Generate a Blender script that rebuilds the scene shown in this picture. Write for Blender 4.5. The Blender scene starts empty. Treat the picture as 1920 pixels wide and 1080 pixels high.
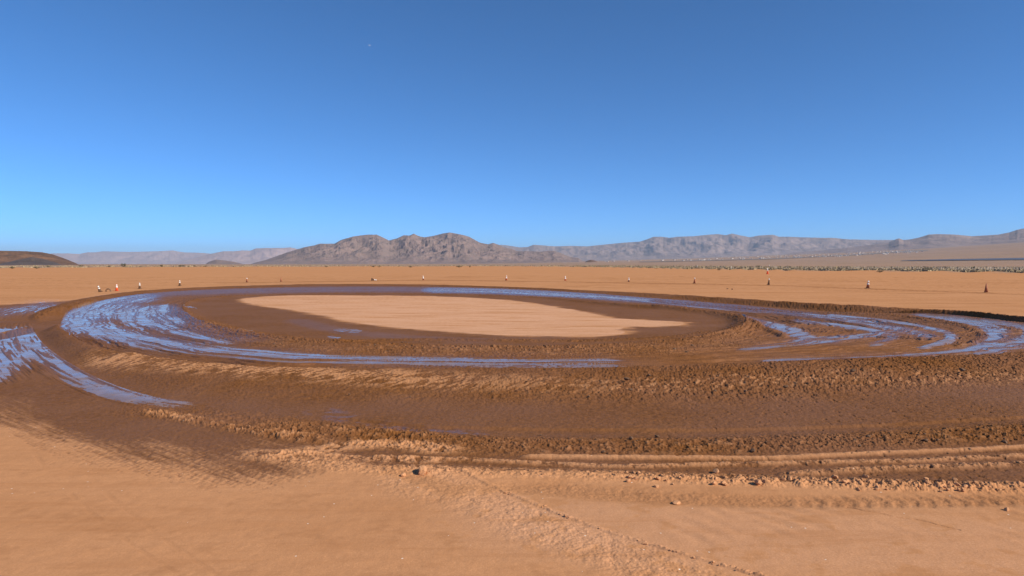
import bpy, bmesh, math, random
import numpy as np
from mathutils import Vector, Matrix, Euler

# ------------------------------------------------------------------ camera, sky, sun, exposure
S = bpy.context.scene
COL = S.collection
F_PX = 1251.0            # focal length in pixels of a 1920 wide picture
HCAM = 2.4
TH = math.atan(45.0 / F_PX)
cam_d = bpy.data.cameras.new('camera')
cam = bpy.data.objects.new('camera', cam_d); COL.objects.link(cam)
cam_d.sensor_width = 36.0
cam_d.lens = 36.0 * F_PX / 1920.0
cam_d.clip_start = 0.1; cam_d.clip_end = 200000.0
cam.location = (0, 0, HCAM)
cam.rotation_euler = (math.pi / 2 - TH, 0, 0)
S.camera = cam
SUN_EL = math.radians(34.0)
SUN_AZ = math.radians(118.0)       # clockwise from the view direction (+Y)
W = bpy.data.worlds.new('World'); S.world = W; W.use_nodes = True
wn = W.node_tree.nodes; wl = W.node_tree.links
wn.clear()
wo = wn.new('ShaderNodeOutputWorld'); wb = wn.new('ShaderNodeBackground'); sk = wn.new('ShaderNodeTexSky')
sk.sky_type = 'NISHITA'; sk.sun_disc = False
sk.sun_elevation = SUN_EL; sk.sun_rotation = SUN_AZ
sk.altitude = 3000.0; sk.air_density = 0.6; sk.dust_density = 1.0; sk.ozone_density = 10.0
wb.inputs['Strength'].default_value = 0.14
_t = wn.new('ShaderNodeVectorMath'); _t.operation = 'MULTIPLY'; _t.inputs[1].default_value = (0.77, 1.16, 1.12)   # clear dry air
wl.new(sk.outputs[0], _t.inputs[0]); wl.new(_t.outputs[0], wb.inputs[0])
wl.new(wb.outputs[0], wo.inputs[0])
sun_d = bpy.data.lights.new('sun', 'SUN'); sun_d.energy = 4.9; sun_d.angle = math.radians(0.5)
sun_d.color = (1.0, 0.89, 0.72)
sun = bpy.data.objects.new('sun', sun_d); COL.objects.link(sun)
sdir = Vector((math.sin(SUN_AZ) * math.cos(SUN_EL), math.cos(SUN_AZ) * math.cos(SUN_EL), math.sin(SUN_EL)))
sun.rotation_euler = (-sdir).to_track_quat('-Z', 'Y').to_euler()
sun.location = (20, 0, 30)
S.view_settings.view_transform = 'Standard'; S.view_settings.look = 'None'
S.view_settings.exposure = 0.3; S.view_settings.gamma = 1.0
S.cycles.volume_bounces = 0
S.cycles.max_bounces = 5

# ------------------------------------------------------------------ helpers
rng = np.random.default_rng(7)
random.seed(11)
CT, ST = math.cos(TH), math.sin(TH)

def at(px, py, z=0.0):
    """ground point seen at pixel (px, py) of the 1920x1080 photograph, at height z"""
    a = (px - 960.0) / F_PX; b = (540.0 - py) / F_PX
    dx, dy, dz = a, CT + b * ST, -ST + b * CT
    k = (z - HCAM) / dz
    return (dx * k, dy * k)

def at_dist(px, py, D):
    a = (px - 960.0) / F_PX; b = (540.0 - py) / F_PX
    dx, dy, dz = a, CT + b * ST, -ST + b * CT
    k = D / math.hypot(dx, dy)
    return Vector((dx * k, dy * k, HCAM + dz * k))

def elev(py):            # tangent of the elevation at centre column
    return None

PT = rng.random((256, 256)) * 2 * np.pi
GX, GY = np.cos(PT).astype(np.float32), np.sin(PT).astype(np.float32)
def perlin(x, y, s=0):
    x = np.asarray(x, np.float32) + np.float32(s * 17.31 + 1000); y = np.asarray(y, np.float32) + np.float32(s * 9.73 + 1000)
    xi = np.floor(x).astype(np.int32); yi = np.floor(y).astype(np.int32)
    fx = x - xi; fy = y - yi
    xi &= 255; yi &= 255; x1 = (xi + 1) & 255; y1 = (yi + 1) & 255
    u = fx * fx * fx * (fx * (fx * 6 - 15) + 10); v = fy * fy * fy * (fy * (fy * 6 - 15) + 10)
    a = GX[xi, yi] * fx + GY[xi, yi] * fy
    b = GX[x1, yi] * (fx - 1) + GY[x1, yi] * fy
    c = GX[xi, y1] * fx + GY[xi, y1] * (fy - 1)
    d = GX[x1, y1] * (fx - 1) + GY[x1, y1] * (fy - 1)
    return ((a + u * (b - a)) * (1 - v) + (c + u * (d - c)) * v) * 1.5
def fbm(x, y, o=3, s=0, g=0.5):
    r = 0; a = 1; t = 0
    for i in range(o):
        r = r + a * perlin(x * 2.03 ** i, y * 2.03 ** i, s + i * 3); t += a; a *= g
    return r / t
def ridged(x, y, o=4, s=0):
    r = 0; a = 1; t = 0
    for i in range(o):
        r = r + a * (1 - np.abs(perlin(x * 2.07 ** i, y * 2.07 ** i, s + i * 5)) * 1.6); t += a; a *= 0.5
    return r / t
def sm(a, b, x):
    t = np.clip((x - a) / (b - a), 0, 1); return t * t * (3 - 2 * t)
def bump(x, c, w):        # gaussian
    return np.exp(-((x - c) / w) ** 2)
def catmull(P, n=6, closed=True):
    P = np.array(P, float); N = len(P); out = []
    for i in range(N if closed else N - 1):
        if closed: p0, p1, p2, p3 = P[(i - 1) % N], P[i], P[(i + 1) % N], P[(i + 2) % N]
        else: p0, p1, p2, p3 = P[max(i - 1, 0)], P[i], P[i + 1], P[min(i + 2, N - 1)]
        for k in range(n):
            t = k / n
            out.append(0.5 * (2 * p1 + (p2 - p0) * t + (2 * p0 - 5 * p1 + 4 * p2 - p3) * t * t + (-p0 + 3 * p1 - 3 * p2 + p3) * t ** 3))
    if not closed: out.append(P[-1])
    return np.array(out, np.float32)
def sdf(poly, x, y):      # signed distance, negative inside
    d2 = np.full(x.shape, 1e12, np.float32); ins = np.zeros(x.shape, bool)
    N = len(poly)
    for i in range(N):
        ax, ay = poly[i]; bx, by = poly[(i + 1) % N]
        ex, ey = bx - ax, by - ay; L = ex * ex + ey * ey
        if L < 1e-9: continue
        t = np.clip(((x - ax) * ex + (y - ay) * ey) / L, 0, 1)
        q = (x - ax - t * ex) ** 2 + (y - ay - t * ey) ** 2
        np.minimum(d2, q, out=d2)
        if ay != by:
            m = (ay > y) != (by > y)
            ins ^= m & (x < (bx - ax) * (y - ay) / (by - ay) + ax)
    d = np.sqrt(d2); return np.where(ins, -d, d)
def stroke(pts, u, v, hw, sq=3.5):   # 1 on the line falling to 0 at 2*hw (photo-plan units, squeezed sideways)
    out = np.zeros(u.shape, np.float32)
    us = [p[0] for p in pts]; vs = [p[1] for p in pts]
    m = (u > min(us) - hw * sq * 2.2) & (u < max(us) + hw * sq * 2.2) & (v > min(vs) - hw * 2.2) & (v < max(vs) + hw * 2.2)
    if not m.any(): return out
    x = u[m] / sq; y = v[m]; d2 = np.full(x.shape, 1e9, np.float32)
    P = catmull([(a / sq, b) for a, b in pts], 4, False) if len(pts) > 2 else np.array([(a / sq, b) for a, b in pts])
    if len(P) == 1: d2 = (x - P[0][0]) ** 2 + (y - P[0][1]) ** 2
    for i in range(len(P) - 1):
        ax, ay = P[i]; bx, by = P[i + 1]; ex, ey = bx - ax, by - ay; L = ex * ex + ey * ey + 1e-9
        t = np.clip(((x - ax) * ex + (y - ay) * ey) / L, 0, 1)
        np.minimum(d2, (x - ax - t * ex) ** 2 + (y - ay - t * ey) ** 2, out=d2)
    out[m] = 1 - sm(0.35, 1.6, np.sqrt(d2) / hw)
    return out

def tag(o, label=None, cat=None, group=None, kind=None):
    if label: o['label'] = label
    if cat: o['category'] = cat
    if group: o['group'] = group
    if kind: o['kind'] = kind
    return o
def link(name, me, mat=None, parent=None, loc=None):
    o = bpy.data.objects.new(name, me); COL.objects.link(o)
    if mat is not None: me.materials.append(mat)
    if parent is not None: o.parent = parent
    if loc is not None: o.location = loc
    return o
def mesh_np(name, co, faces, attrs=None, smooth=True):
    """co (N,3), faces (M,4) quads"""
    me = bpy.data.meshes.new(name)
    me.vertices.add(len(co)); me.vertices.foreach_set('co', np.ascontiguousarray(co, np.float32).ravel())
    k = faces.shape[1]
    me.loops.add(faces.size); me.loops.foreach_set('vertex_index', np.ascontiguousarray(faces, np.int32).ravel())
    me.polygons.add(len(faces))
    me.polygons.foreach_set('loop_start', np.arange(0, faces.size, k, dtype=np.int32))
    me.polygons.foreach_set('loop_total', np.full(len(faces), k, np.int32))
    me.polygons.foreach_set('use_smooth', np.full(len(faces), smooth, bool))
    for n, a in (attrs or {}).items():
        at_ = me.attributes.new(n, 'FLOAT', 'POINT'); at_.data.foreach_set('value', np.ascontiguousarray(a, np.float32))
    me.update(calc_edges=True); return me

# node helpers
def new_mat(name):
    m = bpy.data.materials.new(name); m.use_nodes = True
    nt = m.node_tree; nt.nodes.clear()
    out = nt.nodes.new('ShaderNodeOutputMaterial'); b = nt.nodes.new('ShaderNodeBsdfPrincipled')
    nt.links.new(b.outputs[0], out.inputs[0]); return m, nt, b
def N(nt, t, **kw):
    n = nt.nodes.new(t)
    for k, v in kw.items():
        if k in n.inputs: n.inputs[k].default_value = v
        else: setattr(n, k, v)
    return n
def noise(nt, scale, detail=4, rough=0.6, vec=None):
    n = nt.nodes.new('ShaderNodeTexNoise'); n.inputs['Scale'].default_value = scale
    n.inputs['Detail'].default_value = detail; n.inputs['Roughness'].default_value = rough
    if vec is not None: nt.links.new(vec, n.inputs['Vector'])
    return n.outputs['Fac']
def mapping(nt, vec, scale, rot=(0, 0, 0)):
    m = nt.nodes.new('ShaderNodeMapping'); m.inputs['Scale'].default_value = scale; m.inputs['Rotation'].default_value = rot
    nt.links.new(vec, m.inputs['Vector']); return m.outputs[0]
def mth(nt, op, a, b=None, c=None, clamp=False):
    n = nt.nodes.new('ShaderNodeMath'); n.operation = op; n.use_clamp = clamp
    for i, x in enumerate((a, b, c)):
        if x is None: continue
        if hasattr(x, 'links'): nt.links.new(x, n.inputs[i])
        else: n.inputs[i].default_value = x
    return n.outputs[0]
def rng_(nt, x, a, b, c=0.0, d=1.0):
    n = nt.nodes.new('ShaderNodeMapRange'); nt.links.new(x, n.inputs[0])
    for i, v in enumerate((a, b, c, d)): n.inputs[i + 1].default_value = v
    return n.outputs[0]
def mixc(nt, f, a, b, mode='MIX'):
    n = nt.nodes.new('ShaderNodeMix'); n.data_type = 'RGBA'; n.blend_type = mode
    for i, x in ((0, f), (6, a), (7, b)):
        if hasattr(x, 'links'): nt.links.new(x, n.inputs[i])
        elif isinstance(x, (int, float)): n.inputs[i].default_value = x
        else: n.inputs[i].default_value = (*x, 1)
    return n.outputs[2]
def attr(nt, name):
    n = nt.nodes.new('ShaderNodeAttribute'); n.attribute_name = name; return n.outputs['Fac']
def simple(name, col, rough=0.6, var=0.12, scale=8.0):
    m, nt, b = new_mat(name)
    tc = nt.nodes.new('ShaderNodeTexCoord')
    n = noise(nt, scale, 4, 0.6, tc.outputs['Object'])
    lo = tuple(c * (1 - var) for c in col); hi = tuple(min(1, c * (1 + var)) for c in col)
    nt.links.new(mixc(nt, rng_(nt, n, 0.3, 0.7), lo, hi), b.inputs['Base Color'])
    b.inputs['Roughness'].default_value = rough; return m

# ------------------------------------------------------------------ plan of the track, traced on the ground
def W_(pts, z=0.0): return [at(a, b, z) for a, b in pts]
O_near = [(112, 604), (125, 622), (165, 644), (230, 660), (300, 669), (400, 679), (500, 684), (640, 686), (770, 686), (900, 686), (1100, 685), (1300, 681), (1500, 675), (1700, 669), (1850, 663), (1920, 658), (2050, 646), (2140, 634)]
O_far = [(2160, 622), (2100, 616), (2000, 612), (1920, 608), (1860, 601), (1800, 595), (1700, 589), (1600, 583), (1500, 576), (1400, 570), (1300, 563), (1200, 557), (1100, 550), (1000, 544), (900, 540), (800, 538), (700, 537.5), (600, 538), (500, 540), (400, 543), (300, 549), (230, 557), (170, 570), (130, 585)]
B_near = [(62, 602), (64, 618), (80, 642), (110, 666), (160, 696), (220, 722), (290, 742), (360, 752), (450, 758), (600, 760), (800, 762), (1000, 765), (1200, 765), (1400, 760), (1600, 750), (1800, 735), (1920, 722), (2150, 690), (2300, 650)]
B_far = [(2300, 620), (2100, 607), (1920, 597), (1850, 589), (1780, 583), (1700, 579.5), (1600, 574), (1500, 569), (1400, 562.5), (1300, 555.5), (1200, 549.5), (1100, 545), (1000, 540), (900, 536.5), (800, 534), (700, 533), (600, 533), (500, 535), (400, 538), (300, 543), (230, 549), (170, 558), (110, 572), (70, 586)]
I_c = [(342, 574), (360, 563), (400, 557), (450, 554), (520, 551.5), (600, 550), (700, 549.5), (800, 550.5), (900, 553), (1000, 557), (1060, 562), (1120, 568), (1180, 573.5), (1250, 578.5), (1310, 584), (1360, 591), (1392, 600), (1398, 611), (1375, 623), (1320, 633), (1250, 640), (1150, 646), (1000, 650), (850, 648), (700, 643), (600, 637), (500, 627), (430, 617), (380, 603), (350, 588)]
F_c = [(450, 560.5), (480, 570), (550, 580), (600, 589), (640, 598), (690, 606), (760, 614), (850, 621), (950, 626), (1080, 628), (1150, 626), (1172, 620), (1165, 614), (1185, 610), (1240, 610), (1280, 606), (1275, 601), (1210, 598), (1150, 594), (1120, 588), (1080, 580), (1030, 572), (970, 563.5), (900, 558), (800, 554), (650, 552.5), (540, 553), (480, 556)]
PO = catmull(W_(O_near, 0.15) + W_(O_far, -0.14), 4)
PB = catmull(W_(B_near) + W_(B_far, 0.02), 4)
PI_ = catmull(W_(I_c), 4)
PF = catmull(W_(F_c), 4)

# ------------------------------------------------------------------ polar grid of the ground
ucol = np.arange(-120, 2045, 1.15)
az_mid = np.arctan((ucol - 960) / F_PX)
az_l = np.linspace(-math.pi, az_mid[0], 60)[:-1]
az_r = np.linspace(az_mid[-1], math.pi, 60)[1:]
AZ = np.concatenate([az_l, az_mid, az_r])
k_in = np.array([0.05, 0.5, 1, 1.6, 2.2, 2.8, 3.3, 3.7])
q = np.concatenate([np.arange(F_PX * HCAM / 4.0, 185.0, -0.62), np.arange(185.0, 60.0, -0.22), np.arange(60.0, 22.0, -0.28)])          # pixels under the horizon
r_mid = F_PX * HCAM / q
r_far = np.geomspace(r_mid[-1], 60000, 150)[1:]
R = np.concatenate([k_in, r_mid, r_far])
nA, nR = len(AZ), len(R)
A2, R2 = np.meshgrid(AZ, R)
A2 = A2.ravel(); R2 = R2.ravel()
X = (R2 * np.sin(A2)).astype(np.float32); Y = (R2 * np.cos(A2)).astype(np.float32)
Z = np.zeros_like(X); moist = np.zeros_like(X); wet = np.zeros_like(X); water = np.zeros_like(X)
pale = np.zeros_like(X); zone = np.zeros(len(X), np.int8)    # 0 ground 1 track 2 berm 3 infield
near = (R2 < 140) & (R2 > 3.0) & (np.cos(A2) > 0.62)
idx = np.nonzero(near)[0]
x = X[idx]; y = Y[idx]; r = R2[idx].astype(np.float32)
c_ = y * CT + HCAM * ST
u = (960 + F_PX * x / c_).astype(np.float32); v = (540 + F_PX * (HCAM * CT - y * ST) / c_).astype(np.float32)
dO = sdf(PO, x, y); dB = sdf(PB, x, y); dI = sdf(PI_, x, y); dF = sdf(PF, x, y)
inT = (dO < 0) & (dI > 0)
cx, cy = at(900, 585)
th = np.arctan2(y - cy, x - cx)
wtr = np.clip(dI / np.maximum(dI - dO, 1e-3), 0, 1)                # across the track 0 inner 1 outer
farside = sm(-1.0, 3.0, (y - cy))
rightfar = sm(1050, 1500, u) * farside
# general noise layers
n_big = fbm(x / 6, y / 6, 3, 1); n_med = fbm(x / 1.2, y / 1.2, 3, 2); n_sm = fbm(x / 0.25, y / 0.25, 3, 3)
clod = ridged(x / 0.30, y / 0.30, 3, 4); clod2 = fbm(x / 0.09, y / 0.09, 2, 5)
sizem = sm(-0.25, 0.3, fbm(x / 1.7, y / 1.7, 2, 80))
lump = (fbm(x / 0.22, y / 0.22, 4, 6, 0.7) * (0.6 + 1.3 * sizem) + fbm(x / 0.07, y / 0.07, 3, 81, 0.7) * (1.3 - 0.5 * sizem))
pits = sm(0.32, 0.5, fbm(x / 0.13, y / 0.13, 2, 82))
lump = np.clip(lump * 1.25 + 0.1, -0.8, 1.5) - 0.5 * pits
# ruts follow the lane
wid = 6.0
wr = wtr * 9.0 + 0.25 * n_med + 0.35 * fbm(x / 3, y / 3, 2, 8)
al = th * 6.0
ruts = fbm(wr * 1.5, al * 0.30, 3, 9) * 0.042 + fbm(wr * 6, al * 0.35, 3, 10) * 0.045 + fbm(wr * 20, al * 0.45, 3, 13) * 0.042
fine_tread = np.sin(wr * 15 + 3.0 * n_med) * 0.013 * sm(-0.15, 0.35, fbm(x / 2.5, y / 2.5, 2, 90)) + np.sin(wr * 42 + 2.0 * n_med) * 0.006 * sm(0.0, 0.4, fbm(x / 1.5, y / 1.5, 2, 12))
# floor depth
depth = -0.05 - 0.17 * rightfar - 0.05 * farside
vF = (540 + F_PX * ((HCAM - depth) * CT - y * ST) / c_).astype(np.float32)
floor = depth + ruts + fine_tread + n_big * 0.01
z = np.zeros_like(x)
# playa micro relief
z += n_big * 0.008 + 0.004 * n_sm
# outer damp lane relief on the near side
bandY = lambda pts: np.interp(u, [p[0] for p in pts], [p[1] for p in pts])
mline = bandY([(-200, 770), (0, 790), (100, 822), (200, 850), (300, 868), (400, 880), (520, 882), (620, 868), (720, 876), (900, 882), (1100, 887), (1300, 896), (1500, 904), (1700, 909), (1920, 911), (2200, 905)])
leftsoft = 1 - sm(480, 760, u)
s_ac, s_al = x * 0.61 + y * 0.79, x * 0.79 - y * 0.61
streak = 0.55 * fbm(s_ac / 1.1, s_al / 3.0, 3, 14) + 0.55 * fbm(s_ac / 0.10, s_al / 1.6, 4, 15, 0.7) + 0.35 * fbm(x / 0.06, y / 0.10, 3, 16)
soft = 2.5 + 44 * leftsoft
mo_near = sm(-soft, soft, mline - v + leftsoft * streak * 85 + (1 - leftsoft) * (n_sm * 5 + n_med * 3)) * (v > 560)
toe = (dB > 0)
frontzone = sm(-1.5, -0.3, dB) * (v > 600) * (dO > 0)
topleft = bandY([(-200, 572), (0, 572), (60, 569), (130, 564), (170, 557), (230, 549), (300, 543)])
mo_tl = sm(-1.5, 1.5, v - topleft + n_med * 1.0) * (u < 300)
mo_far_edge = 1 - sm(0.0, 0.5, dB + 0.10 * n_med)
mo_near = mo_near * (1 - sm(3.6, 4.8, dB + 0.4 * n_med) * (u > 1925))
mo = np.where(v > 600, mo_near, np.where(u < 300, mo_tl, 0))
mo = np.maximum(mo, mo_far_edge)
# rough bands outside the berm
rb = stroke([(560, 806), (800, 825), (1000, 834), (1300, 834), (1600, 824), (1920, 806), (2100, 796)], u, v, 16, 6)
z += frontzone * rb * (0.022 * lump + 0.02)
crumb = stroke([(500, 852), (640, 872), (720, 880), (800, 880), (900, 884), (1100, 889), (1300, 896), (1500, 903), (1700, 909), (1920, 912), (2150, 908)], u, v, 10, 6)
cr_amp = 0.35 + 0.65 * sm(1000, 1500, u)
z += crumb * (0.018 + 0.034 * cr_amp * np.clip(lump, -0.2, 2) + 0.012 * clod2)
st1 = stroke([(1000, 855), (1300, 857), (1450, 857), (1600, 850), (1800, 842), (1920, 836), (2150, 826)], u, v, 2.6, 8)
st2 = stroke([(720, 857), (860, 859), (1000, 866), (1160, 872), (1300, 870), (1500, 866), (1700, 862), (1920, 852), (2150, 846)], u, v, 3.0, 8)
st3 = stroke([(1500, 886), (1600, 880), (1750, 874), (1920, 868), (2150, 860)], u, v, 4.0, 8)
st4 = stroke([(560, 846), (660, 834), (760, 834), (820, 842)], u, v, 6.5, 7)
st5 = stroke([(500, 856), (600, 852), (700, 860), (800, 862)], u, v, 5.0, 7)
ridge2 = stroke([(290, 772), (350, 784), (420, 799), (500, 812), (580, 824)], u, v, 5.0, 5)
ridge2b = stroke([(280, 768), (420, 782), (600, 800), (760, 812)], u, v, 14, 5)
z += st1 * 0.035 + st2 * 0.026 * (1 + 0.35 * lump) + st3 * 0.030 * (1 + 0.5 * lump) + (st4 + st5) * (0.014 + 0.012 * lump) + ridge2 * (0.022 + 0.030 * lump) + ridge2b * 0.02 * lump
z += -0.02 * mo * frontzone + frontzone * mo * (0.012 * fbm(x / 0.10, y / 0.08, 3, 21, .7) - 0.012 * pits * sm(1000, 1500, u))
# dark step line in the outer lane
stepv = bandY([(500, 775), (650, 781), (800, 795), (1000, 799), (1300, 801), (1500, 797), (1700, 789), (1920, 776)])
z -= frontzone * sm(0, 3, v - stepv) * (1 - sm(3, 26, v - stepv)) * 0.03 * sm(550, 700, u)
# berm
b_ = np.clip(dO, 0, 99) / np.maximum(np.clip(dO, 0, 99) + np.clip(-dB, 0, 99), 1e-3)
inB = (dO >= 0) & (dB < 0)
hb = np.interp(u, [0, 60, 110, 200, 400, 900, 1500, 2100], [0.14, 0.17, 0.19, 0.18, 0.16, 0.15, 0.16, 0.17]) * (1 - farside)
prof_near = sm(-0.02, 0.10, b_) * (1 - sm(0.15, 1.0, b_))
prof_far = sm(0.0, 0.85, b_)
zb_near = depth * (1 - sm(0, 0.10, b_)) + hb * prof_near * (1 + 0.25 * n_med + 0.25 * n_big)
zb_far = depth * (1 - prof_far) + (0.05 + 0.04 * rightfar) * prof_far * (1 + 0.8 * n_med)
zb = zb_near * (1 - farside) + zb_far * farside + z * sm(0.6, 1.0, b_) * (1 - farside)
rough_b = sm(0, 0.10, b_) * (1 - 0.85 * sm(0.7, 1.0, b_))
zb = zb + rough_b * (0.024 * lump + 0.009 * clod2) * (1 + 0.3 * sm(1000, 1600, u)) * (0.55 + 0.45 * sm(500, 1400, u) )
z = np.where(inB, zb, z)
# lip fades out behind the far bank and round the left heap
lip = (1 - sm(0, 1.2, dB)) * (dB >= 0) * farside
z += lip * 0.05 * (1 + 0.8 * n_med) * sm(200, 400, u)
heap = stroke([(75, 596), (95, 588), (130, 578), (170, 568)], u, v, 6, 2.5)
z += heap * (0.13 + 0.05 * lump)
gap = stroke([(-60, 640), (0, 630), (60, 616), (110, 601), (160, 594), (200, 590)], u, v, 6.5, 5)
z = z * (1 - gap) + gap * (-0.04 + 0.02 * n_sm)
# track floor
z = np.where(inT, floor + 0.004 * lump, z)
# blend inner edge : inner berm
hi = np.interp(u, [300, 450, 900, 1100, 1250, 1400], [0.05, 0.06, 0.07, 0.11, 0.24, 0.28]) * farside + (1 - farside) * np.interp(u, [300, 500, 1200, 1300, 1400], [0.07, 0.03, 0.04, 0.10, 0.24])
inside = dI <= 0
zin = -0.05 + 0.02 * n_big + 0.004 * n_sm
edge_in = sm(-0.6, 0.0, dI)
z = np.where(inside, zin, z)
wI = 0.38 + 0.15 * (1 - farside)
ber_i = np.exp(-(dI / wI) ** 2)
z += ber_i * (hi * (1 + 0.3 * n_med) + 0.035 * lump)
# rough broad band on the near inner side
ri = stroke([(380, 612), (450, 632), (560, 646), (700, 655), (900, 659), (1100, 658), (1280, 650), (1390, 636)], u, v, 9, 5)
ri2 = stroke([(600, 640), (760, 634), (900, 636), (1100, 636), (1250, 630), (1320, 620)], u, v, 2.2, 7)
z += ri * (0.030 + 0.020 * lump) + ri2 * (0.02 + 0.03 * lump)
ridl = stroke([(345, 590), (330, 578), (345, 565), (400, 556), (450, 553)], u, v, 3.0, 5)
z += ridl * 0.04
rgt = stroke([(1230, 560), (1400, 572), (1600, 585), (1700, 592), (1780, 603), (1830, 618), (1842, 632), (1800, 645)], u, v, 2.0, 5)
z += rgt * inT * (0.05 + 0.03 * lump)
rg3 = stroke([(1420, 612), (1450, 620), (1470, 628)], u, v, 2.0, 4)
z += rg3 * 0.08
# playa details in the foreground
diag = stroke([(868, 884), (930, 914), (1040, 960), (1150, 1000), (1300, 1044), (1440, 1084)], u, v, 2.6, 2.0)
diagb = sm(0, 26, np.interp(u, [868, 930, 1040, 1150, 1300, 1440, 1700], [884, 914, 960, 1000, 1044, 1084, 1180]) - v + 8) * 0
z += diag * (0.010 + 0.018 * np.clip(lump, 0, 2) * sizem + 0.006 * clod2)
dleft = stroke([(760, 895), (880, 930), (1000, 985), (1120, 1030), (1260, 1080), (1340, 1110)], u, v, 34, 1.6)
z += dleft * (0.007 * lump + 0.006 * n_med + 0.004 * n_sm + 0.01)
trd = stroke([(1030, 914), (1200, 928), (1400, 938), (1600, 940), (1800, 938), (1920, 934), (2100, 930)], u, v, 11, 9)
trd_ch = np.abs(((x * 1.0) / 0.16 + np.abs(v - 938) * 0.05) % 1.0 - 0.5) * 2
z += trd * (-0.018 + 0.008 * sm(1350, 1650, u) * sm(0.2, 0.8, trd_ch) + 0.006 * lump)
rip = stroke([(1350, 985), (1550, 965), (1750, 975), (1920, 985), (2050, 1000)], u, v, 30, 5)
z += rip * 0.006 * np.sin((x * 1.0 + y * 0.75) / 0.045 + 3 * n_med) * sm(-0.3, 0.4, fbm(x / 0.8, y / 0.8, 2, 31))
arcs = np.zeros_like(x)
for du_, dv_ in ((0, 0), (-58, 12)):
    arcs = np.maximum(arcs, 0.6 * stroke([(95 + du_, 795 + dv_), (125 + du_, 840 + dv_), (165 + du_, 890 + dv_), (230 + du_, 950 + dv_), (330 + du_, 1025 + dv_), (460 + du_, 1110)], u + 5 * n_med, v, 3.6, 1.5) * sm(-0.4, 0.3, n_med + n_sm))
z -= arcs * 0.005 * (1 + n_sm)
rowc = stroke([(1830, 972), (1880, 980), (1920, 990), (1990, 1004)], u, v, 6, 3)
crk = stroke([(1588, 946), (1640, 958), (1700, 968), (1760, 984), (1800, 994)], u, v + 7 * n_med + 3 * n_sm, 0.6, 2)
z -= crk * 0.012
# far cone line of kicked up dirt
cl = stroke([(420, 531), (500, 530), (700, 527), (850, 526), (1000, 528), (1200, 531), (1440, 535.5), (1630, 542), (1850, 550), (2000, 556)], u, v, 0.9, 12)
z += cl * (0.02 + 0.10 * np.clip(fbm(x / 0.5, y / 0.5, 3, 35), 0, 1))
plow = np.sin((y + 0.03 * x + 0.6 * fbm(x / 9, y / 9, 2, 36)) / 0.33) * 0.006
z += (dB > 1) * (y > cy) * plow
z += (dF < 0) * np.sin((y + 0.16 * x) / 0.16 + 2 * n_big) * 0.006
# standing water : (points, half width, level above floor in m)
WS = [([(150, 596), (200, 577), (250, 588), (300, 601), (340, 613), (390, 626), (425, 633)], 12, .055),
      ([(300, 578), (330, 590), (360, 607)], 6, .050),
      ([(140, 604), (200, 622), (300, 643), (400, 657), (520, 668), (640, 675), (800, 677), (1000, 679), (1120, 680)], 9, .062),
      ([(155, 583), (190, 574), (250, 562)], 8, .035),
      ([(820, 544.5), (920, 546), (1050, 552), (1200, 562), (1350, 575), (1480, 588), (1620, 604), (1740, 630)], 3.8, .03),
      ([(900, 545), (1100, 556), (1300, 571), (1450, 582)], 2.5, .04),
      ([(1400, 601), (1440, 609), (1480, 620), (1505, 632)], 4.0, .065),
      ([(1500, 640), (1600, 632), (1680, 624)], 4, .04), ([(1400, 655), (1480, 645), (1560, 642)], 3, .03),
      ([(1500, 602), (1600, 613), (1675, 630), (1640, 646)], 2.2, .045), ([(1560, 591), (1700, 607), (1785, 630), (1730, 652)], 2.0, .05), ([(1850, 600), (1930, 616), (1950, 634)], 3, .05),
      ([(1740, 590), (1820, 603), (1868, 622), (1850, 645), (1800, 660), (1650, 670), (1450, 676)], 4.5, .045),
      ([(1960, 625), (1910, 643), (1840, 658)], 6, .045)]
WSo = [([(-40, 590), (0, 586), (60, 578), (85, 572)], 9, .060), ([(-60, 622), (20, 620), (80, 616)], 6, .050),
       ([(-40, 700), (10, 670), (40, 640), (50, 628)], 17, .020), ([(80, 625), (85, 650), (130, 688), (200, 722), (260, 740), (330, 748)], 13, .022),
       ]
lvl = np.full_like(x, -1.0); wz = np.zeros_like(x)
for p, hw, l in WS:
    s = stroke(p, u, vF, hw * 1.25, 5); wz = np.maximum(wz, s)
    lvl = np.maximum(lvl, np.where(s > 0.01, (s - 1) * 0.045 + l * 0.22 + 0.0015, -1))
lane_r = fbm(dB / 0.35 + 0.5 * n_med, th * 4, 3, 41) * 0.026 + fbm(dB / 0.09, th * 6, 3, 42) * 0.045 + np.sin(dB * 21 + 2.5 * n_med) * 0.006
wl_o = np.full_like(x, -1.0); wzo = np.zeros_like(x)
for p, hw, l in WSo:
    s = stroke(p, u, v, hw, 4); wzo = np.maximum(wzo, s)
    wl_o = np.maximum(wl_o, np.where(s > 0.01, (s - 1) * 0.04 + l * 0.25, -1))
outz = toe & (v > 560)
z = np.where(outz, z + lane_r * sm(0, 0.25, wzo) , z)
tarr = np.where(inT, z - depth, 9)
isw = inT & (tarr < lvl)
z = np.where(isw, depth + lvl, z)
base_o = -0.02
isw2 = outz & (z - base_o < wl_o) & (heap < 0.3) & (gap < 0.8)
z = np.where(isw2, base_o + wl_o, z)
small = [((348, 574), 2.6), ((640, 616), 4), ((455, 617), 2), ((620, 629), 2), ((1375, 627), 2)]
for p, hw in small:
    s = stroke([p, (p[0] + hw * 6, p[1] + hw * 0.6)], u, v, hw, 5)
    isw |= (s > 0.75) & inside & (fbm(x / 0.6, y / 0.12, 3, 71) > 0.02)
water[idx] = isw | isw2
Z[idx] = z * sm(140, 120, r) if False else z * (1 - sm(115, 138, r))
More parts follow.
